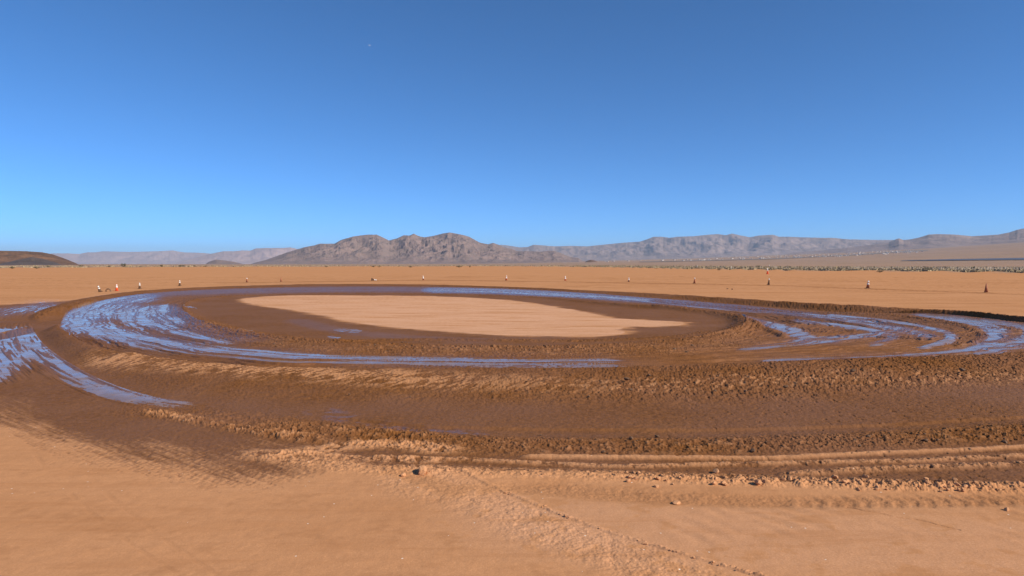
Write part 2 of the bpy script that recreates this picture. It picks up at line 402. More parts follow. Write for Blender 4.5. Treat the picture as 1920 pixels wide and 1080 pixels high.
# moisture and gloss
mo = np.where(inT | inB, 1.0, mo)
mo_in = sm(-0.25, 0.45, dF + 0.35 * n_med + 0.6 * fbm(x / 1.6, y / 0.35, 4, 51, .65))
mo = np.where(inside, mo_in, mo)
drypatch = stroke([(215, 680), (300, 690), (400, 700), (560, 711), (700, 718), (800, 722), (950, 727), (1100, 731)], u, v, 12.5, 5) * (0.75 - 0.5 * sm(650, 1100, u))
drypatch2 = stroke([(900, 724), (1100, 730), (1300, 726), (1500, 718), (1920, 710)], u, v, 10, 6) * 0.5
dstreak = fbm((x - y * 0.7) / 0.10, (x * 0.7 + y) / 0.5, 4, 55)
dry = np.maximum.reduce([1.3 * drypatch * sm(-0.02, 0.2, dstreak + 0.7 * n_med + 0.08), 1.3 * drypatch2 * sm(0.05, 0.3, dstreak + 0.4 * n_sm), st1 * .9, st2 * .8 * sm(-0.5, .1, lump), st3 * .7 * sm(-0.4, .2, lump), st4 * sm(-0.4, 0.2, lump + .2), st5 * sm(-0.2, .3, lump),
                      0.75 * ridge2 * sm(0.1, 0.6, lump + 0.8 * n_med), crumb * sm(-0.3, 0.5, lump + 0.2) * 0.9, rb * 0.35 * sm(0.3, 0.8, lump), ri * 0.3 * sm(0.3, .8, lump)])
mo = mo * (1 - dry * 0.85)
mo = mo * (0.93 + 0.10 * n_med)
we = np.clip(np.maximum(wz * inT, wzo * outz), 0, 1) * 0.62 + 0.24 * inT + 0.45 * inT * stroke([(200, 560), (300, 551), (400, 547), (600, 543), (800, 543), (1000, 549), (1200, 561), (1400, 577)], u, vF, 6, 6) + 0.10 * inside * mo
we = np.maximum(we, 0.16 * mo_near * frontzone * (1 - rb))
we = np.maximum(we, 0.8 * frontzone * stroke([(600, 768), (660, 786), (760, 800), (900, 806)], u, v, 7, 6) * sm(-0.2, 0.3, n_med + n_sm))
we = np.maximum(we, 0.45 * inside * stroke([(560, 600), (640, 618), (760, 630), (900, 636)], u, v, 5, 6))
moist[idx] = np.clip(mo, 0, 1); wet[idx] = np.clip(we, 0, 1)
# drier dust marks on the playa : trd strip darker, infield paler
pale[idx] = (dF < 0) * 1.0 + 0.35 * stroke([(1030, 975), (1400, 1010), (1920, 1040)], u, v, 60, 3) - 0.8 * trd - 0.22 * arcs * (1 + n_sm) - 0.5 * stroke([(700, 868), (760, 890), (850, 925)], u, v, 8, 3) - 0.9 * cl + 0.15 * dleft - 1.5 * sm(0.02, 0.4, fbm((y + 0.13 * x) / 0.30, (x - 0.13 * y) / 5, 4, 91, .65)) * (dF < 0) - 1.1 * sm(0.05, 0.40, fbm((y - 0.02 * x) / 0.8, x / 14, 4, 92, .65)) * (dB > 0.5) * (y > cy) - 0.5 * sm(0.05, 0.45, fbm(x / 0.5, y / 0.4, 4, 93, .7)) * (v > 880) + lip * 0.4 - 0.6 * (1 - sm(0.5, 2.5, np.abs(dB))) * 0
zn = np.where(inB, 2, np.where(inT, 1, np.where(inside, 3, np.where((mo > 0.5) & (dB > 0), 4, 0))))
zone[idx] = zn
# ---- far terrain
far = R2 > 100
rf = R2[far]; af = A2[far]; uf = 960 + F_PX * np.tan(np.clip(af, -1.3, 1.3))
slope = np.interp(uf, [-3000, 500, 900, 1100, 1300, 1600, 1920, 2600], [0.0, 0.0, 0.0012, 0.0050, 0.0092, 0.0185, 0.031, 0.036])
slope = np.where(np.abs(af) > 1.3, 0.0, slope)
zf = slope * np.clip(rf - 1500, 0, None) ** 1.0 * (1 - np.exp(-np.clip(rf - 1500, 0, None) / 3000))
edge = np.interp(uf, [-500, 0, 480, 960, 1280, 1500, 1700, 1920, 2500], [430, 450, 560, 620, 300, 235, 225, 205, 190])
sc = sm(1.0, 1.03, rf / edge + 0.02 * fbm(uf / 40, rf / 30, 3, 60))
zf += bump(rf / edge, 1.01, 0.02) * 0.5 + sc * 0.35 * fbm(rf / 14, uf / 25, 3, 61)
Z[far] += zf
veg = np.zeros_like(X); veg[far] = sc
# ---- build the pieces
ii = np.arange(nR * nA).reshape(nR, nA)
faces = np.stack([ii[:-1, :-1], ii[:-1, 1:], ii[1:, 1:], ii[1:, :-1]], -1).reshape(-1, 4)[:, ::-1]
co = np.stack([X, Y, Z], 1)
fz = zone[faces].max(1); fw = water[faces].mean(1) > 0.6

def soil_material():
    m, nt, b = new_mat('desert_soil')
    tc = nt.nodes.new('ShaderNodeTexCoord'); P = tc.outputs['Object']
    mo, we, pa, vg = attr(nt, 'moist'), attr(nt, 'wet'), attr(nt, 'pale'), attr(nt, 'veg')
    n1 = noise(nt, 0.35, 5, 0.6, P); n2 = noise(nt, 9.0, 6, 0.65, P); n3 = noise(nt, 60.0, 4, 0.7, P)
    nl = noise(nt, 1.0, 5, 0.6, mapping(nt, P, (0.05, 0.9, 1), (0, 0, 0.08)))
    dry = mixc(nt, rng_(nt, n1, 0.35, 0.65), (0.54, 0.268, 0.128), (0.62, 0.322, 0.165))
    dry = mixc(nt, rng_(nt, nl, 0.40, 0.62), dry, (0.60, 0.300, 0.145))
    dry = mixc(nt, mth(nt, 'MULTIPLY', rng_(nt, n2, 0.40, 0.72), 0.35), dry, (0.36, 0.18, 0.095))
    dry = mixc(nt, mth(nt, 'MAXIMUM', pa, 0.0), dry, (0.72, 0.42, 0.27))
    dry = mixc(nt, mth(nt, 'MAXIMUM', mth(nt, 'MULTIPLY', pa, -0.8), 0.0), dry, (0.32, 0.15, 0.07))
    mud = mixc(nt, rng_(nt, n2, 0.35, 0.68), (0.132, 0.050, 0.013), (0.225, 0.090, 0.026))
    mud = mixc(nt, rng_(nt, n1, 0.38, 0.62), mud, (0.190, 0.082, 0.036))
    nsk = noise(nt, 1.0, 6, 0.7, mapping(nt, P, (0.35, 3.2, 1), (0, 0, 0.12))); nsk2 = noise(nt, 1.0, 5, 0.7, mapping(nt, P, (1.2, 14.0, 1), (0, 0, -0.5)))
    dry = mixc(nt, mth(nt, 'MULTIPLY', rng_(nt, nsk, 0.52, 0.68), 0.55), dry, (0.42, 0.19, 0.082))
    dry = mixc(nt, mth(nt, 'MULTIPLY', rng_(nt, nsk2, 0.55, 0.72), 0.30), dry, (0.42, 0.195, 0.085))
    nlg = noise(nt, 1.0, 6, 0.65, mapping(nt, P, (0.015, 0.28, 1), (0, 0, 0.03))); nbl = noise(nt, 0.09, 5, 0.65, P)
    dry = mixc(nt, mth(nt, 'MULTIPLY', rng_(nt, nlg, 0.50, 0.66), 0.35), dry, (0.42, 0.185, 0.075))
    dry = mixc(nt, mth(nt, 'MULTIPLY', rng_(nt, nbl, 0.50, 0.66), 0.4), dry, (0.62, 0.33, 0.175))
    ng = noise(nt, 55.0, 5, 0.8, P)
    dry = mixc(nt, rng_(nt, ng, 0.38, 0.60, 0.0, 0.6), dry, (0.42, 0.195, 0.085))
    dry = mixc(nt, mth(nt, 'MULTIPLY', rng_(nt, ng, 0.58, 0.68), 0.6), dry, (0.62, 0.36, 0.20))
    # ragged edge between damp and dry soil
    mm = mth(nt, 'ADD', mo, mth(nt, 'MULTIPLY', mth(nt, 'SUBTRACT', n3, 0.5), 0.5))
    mm = rng_(nt, mm, 0.08, 0.92)
    col = mixc(nt, mm, dry, mud)
    # pale pebbles
    vo = nt.nodes.new('ShaderNodeTexVoronoi'); vo.inputs['Scale'].default_value = 9.0; nt.links.new(P, vo.inputs['Vector'])
    sp = mth(nt, 'LESS_THAN', vo.outputs['Distance'], 0.075)
    rs = nt.nodes.new('ShaderNodeSeparateColor'); nt.links.new(vo.outputs['Color'], rs.inputs[0])
    sp = mth(nt, 'MULTIPLY', sp, mth(nt, 'GREATER_THAN', rs.outputs[0], 0.8))
    sp = mth(nt, 'MULTIPLY', sp, mth(nt, 'SUBTRACT', 1.0, mm))
    col = mixc(nt, sp, col, (0.75, 0.62, 0.5))
    # scrub plain far out
    nf = noise(nt, 0.004, 6, 0.7, P); nf2 = noise(nt, 0.05, 4, 0.7, P)
    nb = noise(nt, 1.0, 4, 0.6, mapping(nt, P, (0.00006, 0.0011, 1), (0, 0, -0.35)))
    vc = mixc(nt, rng_(nt, nf, 0.35, 0.65), (0.29, 0.20, 0.145), (0.38, 0.25, 0.18))
    vc = mixc(nt, mth(nt, 'MULTIPLY', rng_(nt, nf2, 0.45, 0.7), 0.5), vc, (0.20, 0.165, 0.105))
    vc = mixc(nt, mth(nt, 'MULTIPLY', rng_(nt, nb, 0.5, 0.68), 0.6), vc, (0.42, 0.25, 0.19))
    col = mixc(nt, vg, col, vc)
    nt.links.new(col, b.inputs['Base Color'])
    ro = rng_(nt, mth(nt, 'ADD', we, mth(nt, 'MULTIPLY', mth(nt, 'SUBTRACT', n2, 0.5), 0.5)), 0.0, 0.9, 0.92, 0.25)
    nt.links.new(ro, b.inputs['Roughness'])
    nt.links.new(mth(nt, 'ADD', mth(nt, 'MULTIPLY', mm, 0.12), mth(nt, 'MULTIPLY', we, 0.5)), b.inputs['Specular IOR Level'])
    bp = nt.nodes.new('ShaderNodeBump'); bp.inputs['Strength'].default_value = 0.55; bp.inputs['Distance'].default_value = 0.02
    h = mth(nt, 'ADD', mth(nt, 'MULTIPLY', n2, 0.6), mth(nt, 'MULTIPLY', n3, 0.25))
    n4 = noise(nt, 28.0, 5, 0.7, P)
    h = mth(nt, 'ADD', h, mth(nt, 'MULTIPLY', n4, 0.6))
    h = mth(nt, 'MULTIPLY', h, rng_(nt, mm, 0, 1, 0.55, 1.0))
    nt.links.new(h, bp.inputs['Height']); nt.links.new(bp.outputs[0], b.inputs['Normal'])
    return m
SOIL = soil_material()
def water_material():
    m, nt, b = new_mat('muddy_water')
    tc = nt.nodes.new('ShaderNodeTexCoord'); P = tc.outputs['Object']
    n = noise(nt, 3.0, 5, 0.65, P)
    nt.links.new(mixc(nt, rng_(nt, n, 0.35, 0.65), (0.20, 0.115, 0.065), (0.30, 0.175, 0.105)), b.inputs['Base Color'])
    nt.links.new(rng_(nt, noise(nt, 1.4, 5, 0.7, P), 0.38, 0.66, 0.05, 0.36), b.inputs['Roughness'])
    b.inputs['IOR'].default_value = 1.33; b.inputs['Specular IOR Level'].default_value = 0.30
    bp = nt.nodes.new('ShaderNodeBump'); bp.inputs['Strength'].default_value = 0.10; bp.inputs['Distance'].default_value = 0.02
    nt.links.new(noise(nt, 14.0, 3, 0.5, P), bp.inputs['Height']); nt.links.new(bp.outputs[0], b.inputs['Normal'])
    return m
MWATER = water_material()
def piece(name, fm, mat, label):
    f = faces[fm]; used, inv = np.unique(f, return_inverse=True)
    f2 = inv.reshape(f.shape)
    me = mesh_np(name, co[used], f2, {'moist': moist[used], 'wet': wet[used], 'pale': pale[used], 'veg': veg[used]})
    o = link(name, me, mat); tag(o, label, kind='structure'); return o
piece('ground', (~fw) & (fz == 0), SOIL, 'flat orange brown desert ground reaching to the hills')
piece('dirt_track', (~fw) & (fz == 1), SOIL, 'rutted muddy dirt oval track')
piece('dirt_berm', (~fw) & (fz == 2), SOIL, 'raised lumpy brown earth berm round the track')
piece('infield', (~fw) & (fz == 3), SOIL, 'pale dry infield of the oval with damp edges')
piece('muddy_ground', (~fw) & (fz == 4), SOIL, 'damp brown churned soil outside the berm')
piece('water', fw, MWATER, 'shallow muddy puddles reflecting the blue sky')

# ------------------------------------------------------------------ hills
def rock_material(name, c1, c2, c3, sc):
    m, nt, b = new_mat(name)
    tc = nt.nodes.new('ShaderNodeTexCoord'); P = tc.outputs['Object']
    n1 = noise(nt, sc, 6, 0.65, P); n2 = noise(nt, sc * 7, 5, 0.7, P); n3 = noise(nt, sc * 40, 3, 0.7, P)
    c = mixc(nt, rng_(nt, n1, 0.40, 0.60), c1, c2)
    c = mixc(nt, mth(nt, 'MULTIPLY', rng_(nt, n2, 0.45, 0.62), 0.7), c, c3)
    c = mixc(nt, mth(nt, 'MULTIPLY', rng_(nt, n3, 0.5, 0.64), 0.35), c, tuple(k * 0.6 for k in c1))
    nt.links.new(c, b.inputs['Base Color']); b.inputs['Roughness'].default_value = 0.95
    b.inputs['Specular IOR Level'].default_value = 0.1
    return m
def range_mesh(name, sky, D, depth, mat, nu=500, nd=70, freq=1.0, rough=0.35, base=0.0, seed=0, label='', front=0.45, facet=1.0):
    """a real ridge: skyline traced, standing D metres off, depth metres thick"""
    us = np.linspace(sky[0][0], sky[-1][0], nu)
    hs = np.interp(us, [p[0] for p in sky], [p[1] for p in sky])
    hs = hs + 0.0
    tt = np.linspace(0, 1, nd)
    U, T = np.meshgrid(us, tt)
    az = np.arctan((U - 960) / F_PX)
    Rr = D + (T - front) * depth
    k = 1 / np.cos(az)                                   # photo column metric
    Hs = (495 - np.interp(U, us, hs)) / F_PX * (D / k) * 1.0 # ridge height over eye level
    bs = base(U) if callable(base) else base
    Hs = Hs + HCAM - bs
    prof = np.where(T < front, (T / front), 1 - (T - front) / (1 - front))
    prof = np.clip(prof, 0, 1) ** 1.15
    xx = Rr * np.sin(az); yy = Rr * np.cos(az)
    sc = freq / depth * 3.2
    warp = fbm(xx * sc * 0.6, yy * sc * 0.6, 3, seed + 5) * 0.5
    rd = ridged(xx * sc + warp, yy * sc * 0.8 + warp, 6, seed)
    rd2 = ridged(xx * sc * 2.6 - warp, yy * sc * 1.1, 5, seed + 11)
    rel = (rd - 0.62) * 1.1 + (rd2 - 0.62) * 0.5
    hh = Hs * (prof + rough * rel * (prof * (1.12 - prof)) * 2.6)
    # keep the traced skyline: scale each column so that its highest seen elevation is the skyline's
    el = hh / Rr
    mx = el.max(0); want = (Hs[0]) / (D)
    hh = hh * np.clip(want / np.maximum(mx, 1e-6), 0.2, 3)[None, :]
    hh = np.maximum(hh, 0) + bs - 3.0 * (1 - np.clip(prof * 8, 0, 1))
    iu = np.arange(nu * nd).reshape(nd, nu)
    f = np.stack([iu[:-1, :-1], iu[:-1, 1:], iu[1:, 1:], iu[1:, :-1]], -1).reshape(-1, 4)[:, ::-1]
    me = mesh_np(name, np.stack([xx.ravel(), yy.ravel(), hh.ravel()], 1), f, smooth=True)
    return tag(link(name, me, mat), label, kind='structure')

def ground_z(U, D):
    s = np.interp(U, [-3000, 500, 900, 1100, 1300, 1600, 1920, 2600], [0.0, 0.0, 0.0012, 0.0050, 0.0092, 0.0185, 0.031, 0.036])
    q_ = max(D - 1500, 0); return s * q_ * (1 - math.exp(-q_ / 3000))
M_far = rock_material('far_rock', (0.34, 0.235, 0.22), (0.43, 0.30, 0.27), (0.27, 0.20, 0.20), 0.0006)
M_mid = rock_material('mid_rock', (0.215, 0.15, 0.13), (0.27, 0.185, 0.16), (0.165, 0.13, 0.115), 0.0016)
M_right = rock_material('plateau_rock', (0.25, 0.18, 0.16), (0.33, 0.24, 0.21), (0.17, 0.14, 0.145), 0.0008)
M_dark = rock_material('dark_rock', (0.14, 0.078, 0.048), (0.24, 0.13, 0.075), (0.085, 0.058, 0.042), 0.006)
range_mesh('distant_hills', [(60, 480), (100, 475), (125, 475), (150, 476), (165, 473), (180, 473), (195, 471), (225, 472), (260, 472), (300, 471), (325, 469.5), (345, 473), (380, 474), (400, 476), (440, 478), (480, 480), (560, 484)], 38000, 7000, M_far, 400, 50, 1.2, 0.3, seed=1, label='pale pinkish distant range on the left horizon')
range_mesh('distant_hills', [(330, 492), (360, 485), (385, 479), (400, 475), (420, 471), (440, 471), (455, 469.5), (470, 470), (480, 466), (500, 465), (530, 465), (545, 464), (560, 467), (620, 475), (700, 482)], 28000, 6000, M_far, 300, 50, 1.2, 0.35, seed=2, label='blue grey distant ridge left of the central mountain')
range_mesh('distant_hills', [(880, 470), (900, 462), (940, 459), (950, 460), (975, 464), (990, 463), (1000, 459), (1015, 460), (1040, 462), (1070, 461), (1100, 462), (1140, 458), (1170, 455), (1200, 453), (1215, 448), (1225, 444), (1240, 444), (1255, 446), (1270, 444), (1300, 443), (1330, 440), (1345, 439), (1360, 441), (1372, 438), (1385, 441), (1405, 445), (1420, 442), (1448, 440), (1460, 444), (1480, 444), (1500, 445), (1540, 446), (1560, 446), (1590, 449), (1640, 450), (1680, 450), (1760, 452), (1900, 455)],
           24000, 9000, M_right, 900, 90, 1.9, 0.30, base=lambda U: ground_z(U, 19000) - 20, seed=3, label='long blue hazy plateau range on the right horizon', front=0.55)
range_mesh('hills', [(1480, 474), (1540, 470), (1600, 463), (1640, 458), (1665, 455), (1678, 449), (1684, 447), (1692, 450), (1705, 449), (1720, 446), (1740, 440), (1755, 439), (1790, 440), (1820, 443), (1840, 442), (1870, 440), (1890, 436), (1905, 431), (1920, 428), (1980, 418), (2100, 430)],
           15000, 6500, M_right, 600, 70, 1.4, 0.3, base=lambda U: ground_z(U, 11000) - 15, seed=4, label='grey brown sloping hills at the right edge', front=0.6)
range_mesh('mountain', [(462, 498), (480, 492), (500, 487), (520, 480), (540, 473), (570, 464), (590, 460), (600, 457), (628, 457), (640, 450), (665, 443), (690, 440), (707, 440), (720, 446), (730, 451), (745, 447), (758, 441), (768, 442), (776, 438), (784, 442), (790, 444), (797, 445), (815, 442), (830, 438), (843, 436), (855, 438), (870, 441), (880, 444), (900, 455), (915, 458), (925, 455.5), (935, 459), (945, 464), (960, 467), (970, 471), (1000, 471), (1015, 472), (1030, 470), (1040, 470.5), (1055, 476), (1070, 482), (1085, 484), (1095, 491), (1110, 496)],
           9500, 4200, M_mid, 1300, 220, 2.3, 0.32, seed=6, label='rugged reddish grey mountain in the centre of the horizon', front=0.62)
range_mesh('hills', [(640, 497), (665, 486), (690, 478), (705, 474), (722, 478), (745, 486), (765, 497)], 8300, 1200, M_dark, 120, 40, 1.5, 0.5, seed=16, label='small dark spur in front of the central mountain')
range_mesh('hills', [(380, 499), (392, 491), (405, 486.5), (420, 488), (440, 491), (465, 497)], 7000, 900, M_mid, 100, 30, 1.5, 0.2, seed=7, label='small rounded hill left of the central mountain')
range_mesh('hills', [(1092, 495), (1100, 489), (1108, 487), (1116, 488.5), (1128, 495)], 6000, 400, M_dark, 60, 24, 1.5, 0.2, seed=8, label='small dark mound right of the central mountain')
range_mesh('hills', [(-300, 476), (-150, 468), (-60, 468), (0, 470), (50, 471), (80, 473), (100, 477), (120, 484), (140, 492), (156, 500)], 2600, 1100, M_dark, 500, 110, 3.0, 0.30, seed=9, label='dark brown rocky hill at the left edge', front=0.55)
range_mesh('hills', [(-80, 500), (0, 495), (30, 488), (60, 482), (80, 485), (105, 492), (125, 500)], 1900, 400, simple('dark_basalt', (0.075, 0.052, 0.042), 0.95, 0.3, 0.02), 220, 60, 2.6, 0.35, seed=10, label='low dark hump in front of the left hill')

# ------------------------------------------------------------------ traffic cones
ORANGE = simple('cone_orange', (0.62, 0.10, 0.035), 0.55, 0.2); ORANGE_B = simple('cone_bright_orange', (0.85, 0.13, 0.04), 0.5, 0.08)
FADED = simple('cone_muddy_orange', (0.34, 0.12, 0.06), 0.8, 0.35); MUDDY = simple('cone_muddy_base', (0.17, 0.095, 0.055), 0.9, 0.35)
WHITE = simple('reflective_white', (0.85, 0.84, 0.80), 0.4, 0.05); RUBBER = simple('rubber_base', (0.05, 0.035, 0.03), 0.8, 0.2)
def frustum(z0, z1, r0, r1, n=20, cap=True):
    bm = bmesh.new(); rings = []
    for zz, rr in ((z0, r0), (z1, r1)):
        rings.append([bm.verts.new((rr * math.cos(2 * math.pi * i / n), rr * math.sin(2 * math.pi * i / n), zz)) for i in range(n)])
    for i in range(n):
        bm.faces.new((rings[0][i], rings[0][(i + 1) % n], rings[1][(i + 1) % n], rings[1][i]))
    if cap: bm.faces.new(rings[1]); bm.faces.new(rings[0][::-1])
    return bm
def done(bm, name, mat, parent=None, smooth=False):
    me = bpy.data.meshes.new(name); bm.to_mesh(me); bm.free()
    for p in me.polygons: p.use_smooth = smooth
    return link(name, me, mat, parent)
def cone(px, py, hpx, label, body=ORANGE, base=RUBBER, bands=2, tilt=(0, 0), yaw=0.0, lying=None, slim=1.0, bandspan=None):
    cx_, cy_ = at(px, py); dist = math.hypot(cx_, cy_)
    h = hpx * cy_ / F_PX
    e = bpy.data.objects.new('traffic_cone', None); COL.objects.link(e)
    e.location = (cx_, cy_, 0.0); e.rotation_euler = (tilt[0], tilt[1], yaw)
    s = h / 0.71; e.scale = (s * slim, s * slim, s)
    if lying is not None:
        e.rotation_euler = Euler((0, math.radians(98), lying)); e.location.z = 0.19 * s; e.scale = (s, s, s)
    bm = bmesh.new()
    bmesh.ops.create_cube(bm, size=1, matrix=Matrix.Translation((0, 0, 0.02)) @ Matrix.Diagonal((0.36, 0.36, 0.04, 1)))
    bmesh.ops.bevel(bm, geom=bm.edges[:] , offset=0.012, segments=2, affect='EDGES')
    done(bm, 'base', base, e)
    done(frustum(0.041, 0.71, 0.135, 0.028), 'cone_body', body, e, True)
    rad = lambda zz: 0.135 + (0.028 - 0.135) * (zz - 0.041) / 0.669
    sp = bandspan or ([(0.50, 0.66), (0.33, 0.43)] if bands == 2 else [(0.46, 0.66)] if bands == 1 else [])
    for a, b in sp:
        done(frustum(a, b, rad(a) + 0.005, rad(b) + 0.005), 'reflective_band', WHITE, e, True)
    tag(e, label, 'traffic cone', 'traffic cones along the far edge'); return e
cone(188, 547.5, 13, 'leaning cone with two white bands and dark base, leftmost of all cones', MUDDY, MUDDY, 2, (0, -0.32), slim=1.15)
cone(219, 545.5, 13, 'orange cone with two white bands beside the arched debris', ORANGE_B, ORANGE, 2, slim=1.05, bandspan=[(0.34, 0.48), (0.50, 0.66)])
cone(262, 541.5, 12, 'white topped muddy cone, third of the upright cones from the left', MUDDY, MUDDY, 2, bandspan=[(0.36, 0.48), (0.52, 0.66)])
cone(337, 536, 11, 'white banded muddy cone right behind the left bend of the berm', MUDDY, MUDDY, 2, bandspan=[(0.36, 0.48), (0.52, 0.66)])
cone(463, 529.5, 9.5, 'small cone with only its tip white, behind the upper left end of the infield', FADED, MUDDY, 1, bandspan=[(0.48, 0.62)])
cone(527, 528.5, 9.5, 'thin faded cone without white bands on a wide flat base', FADED, MUDDY, 0, slim=0.8)
cone(697, 526.5, 10, 'cone lying on its side with a white end', MUDDY, MUDDY, 2, lying=0.5)
cone(794, 526, 9.5, 'whitish cone right of the one lying down', FADED, FADED, 2, (0, -0.08), bandspan=[(0.28, 0.44), (0.48, 0.68)])
cone(949, 525.8, 9.5, 'slightly leaning white banded cone in front of the right end of the mountain', ORANGE, MUDDY, 2, (0, 0.12), bandspan=[(0.28, 0.44), (0.48, 0.68)])
cone(1060, 526.3, 9, 'white cone with a pinkish base in the middle of the far line', ORANGE, FADED, 2, bandspan=[(0.25, 0.44), (0.47, 0.68)])
cone(1179, 528.3, 8.5, 'short white cone with a dark foot, beyond the straight of the track', FADED, MUDDY, 2, bandspan=[(0.25, 0.42), (0.47, 0.64)])
cone(1302, 531.5, 11, 'dark cone with a round white tip, left of the two small clods', FADED, MUDDY, 1, (0, 0.06), bandspan=[(0.55, 0.70)])
cone(1441, 534.5, 13.5, 'dark leaning cone with a small white tip, nearer than the bright orange one', MUDDY, MUDDY, 1, (0, 0.10), slim=0.85, bandspan=[(0.52, 0.64)])
cone(1627, 541, 16, 'dull red cone with two clean white bands, second from the right edge', FADED, MUDDY, 2, (0, 0.08))
cone(1849, 549.5, 18, 'bare brownish orange cone without bands, nearest the right edge', FADED, MUDDY, 0, slim=0.95)
cone(1439, 514, 12, 'tall bright orange cone with a white upper half at the scrub edge', ORANGE_B, ORANGE_B, 1, slim=0.8, bandspan=[(0.34, 0.69)])

# arched scrap and white fragment between the two leftmost cones
bx_, by_ = at(203, 547)
bm = bmesh.new(); sg = []
for i in range(15):
    a = math.pi * i / 14; k = 1 + 0.08 * math.sin(i * 2.3)
    ring = [bm.verts.new((0.20 * k * math.cos(a) + 0.045 * math.cos(b) * math.cos(a), 0.07 * math.sin(b) + 0.02 * math.sin(i), 0.26 * k * math.sin(a) + 0.045 * math.cos(b) * math.sin(a))) for b in [2 * math.pi * j / 8 for j in range(8)]]
    sg.append(ring)
for i in range(14):
    for j in range(8): bm.faces.new((sg[i][j], sg[i][(j + 1) % 8], sg[i + 1][(j + 1) % 8], sg[i + 1][j]))
bm.faces.new(sg[0]); bm.faces.new(sg[-1])
o = done(bm, 'debris', MUDDY, None, True); o.location = (bx_, by_, 0.0)
tag(o, 'dark arched piece of debris half buried between the two leftmost cones', 'debris')

# ------------------------------------------------------------------ clods and stones
CLODM, nt, b = new_mat('clod_soil')
P = nt.nodes.new('ShaderNodeTexCoord').outputs['Object']
nn = noise(nt, 3, 5, 0.65, P)
nt.links.new(mixc(nt, rng_(nt, nn, 0.35, 0.65), (0.44, 0.215, 0.10), (0.60, 0.32, 0.17)), b.inputs['Base Color']); b.inputs['Roughness'].default_value = 0.95
bp = nt.nodes.new('ShaderNodeBump'); bp.inputs['Distance'].default_value = 0.001; b.inputs['Specular IOR Level'].default_value = 0.05; nt.links.new(nn, bp.inputs['Height']); nt.links.new(bp.outputs[0], b.inputs['Normal'])
MUDCL = simple('mud_clod', (0.13, 0.065, 0.03), 0.8, 0.3, 12)
def clod_mesh(seed, mat):
    bm = bmesh.new(); bmesh.ops.create_icosphere(bm, subdivisions=3, radius=1)
    rnd = random.Random(seed); dirs = [(Vector((rnd.gauss(0, 1), rnd.gauss(0, 1), rnd.gauss(0, 1))).normalized(), rnd.uniform(0.55, 0.85)) for _ in range(9)]
    for vtx in bm.verts:
        p = vtx.co.normalized(); s = 1.0
        for d, k in dirs:
            c = p.dot(d)
            if c > k: s = min(s, k / c * 1.0)
        s *= 1 + 0.05 * math.sin(p.x * 7 + seed) * math.sin(p.y * 9 + seed * 2) * math.sin(p.z * 8)
        vtx.co = p * s
    me = bpy.data.meshes.new('dirt_clod'); bm.to_mesh(me); bm.free(); me.materials.append(mat)
    return me
CM = [clod_mesh(i, CLODM) for i in range(6)]; CM2 = [clod_mesh(20 + i, MUDCL) for i in range(3)]
near_u, near_v, near_z = u, v, z
def zat(px, py):
    xx, yy = at(px, py)
    j = np.argmin((x - xx) ** 2 + (y - yy) ** 2); return float(z[j])
def clod(px, py, wpx, label, meshes=CM, flat=0.62, group='clods along the crumbled edge', name='dirt_clod'):
    zz = zat(px, py); xx, yy = at(px, py, zz); s = wpx * yy / F_PX / 2
    o = bpy.data.objects.new(name, random.choice(meshes)); COL.objects.link(o)
    o.scale = (s, s * 0.8, s * flat); o.rotation_euler = (random.uniform(-.3, .3), random.uniform(-.3, .3), random.uniform(0, 6))
    o.location = (xx, yy, zz + s * flat * 0.45); tag(o, label, 'clod', group); return o
clod(792, 886, 26, 'large pale clod at the left end of the crumbled edge', flat=0.7)
clod(756, 892, 13, 'grey brown lump just left of the large pale clod')
clod(1343, 886, 17, 'smooth pale stone shaped clod on the crumbled edge')
clod(1421, 906, 17, 'pale wedge shaped clod low on the crumbled edge')
clod(1565, 896, 16, 'pale block shaped clod right of the middle of the crumbled edge')
clod(1268, 944, 22, 'flat raised flake beside a dark hollow below the tyre strip', flat=0.3, group=None)
clod(1888, 957, 12, 'lone angular clod below the tyre strip by the right edge', group=None)
clod(1757, 826, 7, 'dark muddy lump on the rough band, right side', CM2, group=None)
clod(1364, 542, 4, 'left of two small dark clods beyond the track', CM2, 0.8, None)
clod(1373, 543, 4, 'right of two small dark clods beyond the track', CM2, 0.8, None)
rr = random.Random(5)
for i in range(95):
    px = rr.choice([rr.uniform(1100, 1920), rr.uniform(1500, 1920), rr.uniform(760, 1300)])
    py = float(np.interp(px, [700, 900, 1100, 1300, 1500, 1700, 1920], [880, 884, 889, 896, 903, 909, 912])) + rr.gauss(0, 6)
    clod(px, py, rr.choice([5, 6, 7, 8, 10, 12]) * (0.6 if px < 1150 else 1), 'small clod among many on the crumbled edge of the mud')
for i in range(34):
    px = rr.uniform(930, 1440)
    py = float(np.interp(px, [868, 930, 1040, 1150, 1300, 1440], [884, 914, 960, 1000, 1044, 1084])) + rr.gauss(0, 2.0)
    clod(px, py, rr.choice([3, 4, 4, 5, 7]), 'small crumb on the diagonal ridge of loose soil', group='crumbs along the diagonal ridge')
for i in range(110):
    px = rr.uniform(450, 1900) if i % 2 else rr.uniform(1100, 1910); py = rr.choice([rr.uniform(690, 745), rr.uniform(815, 850), rr.uniform(640, 662)])
    if py < 670: px = rr.uniform(500, 1350)
    clod(px, py, rr.choice([3, 4, 5, 6, 8, 10, 12]) if px > 1100 else rr.choice([3, 4, 5]), 'small dark mud lump on the churned berm soil', CM2, group='mud lumps on the berm')

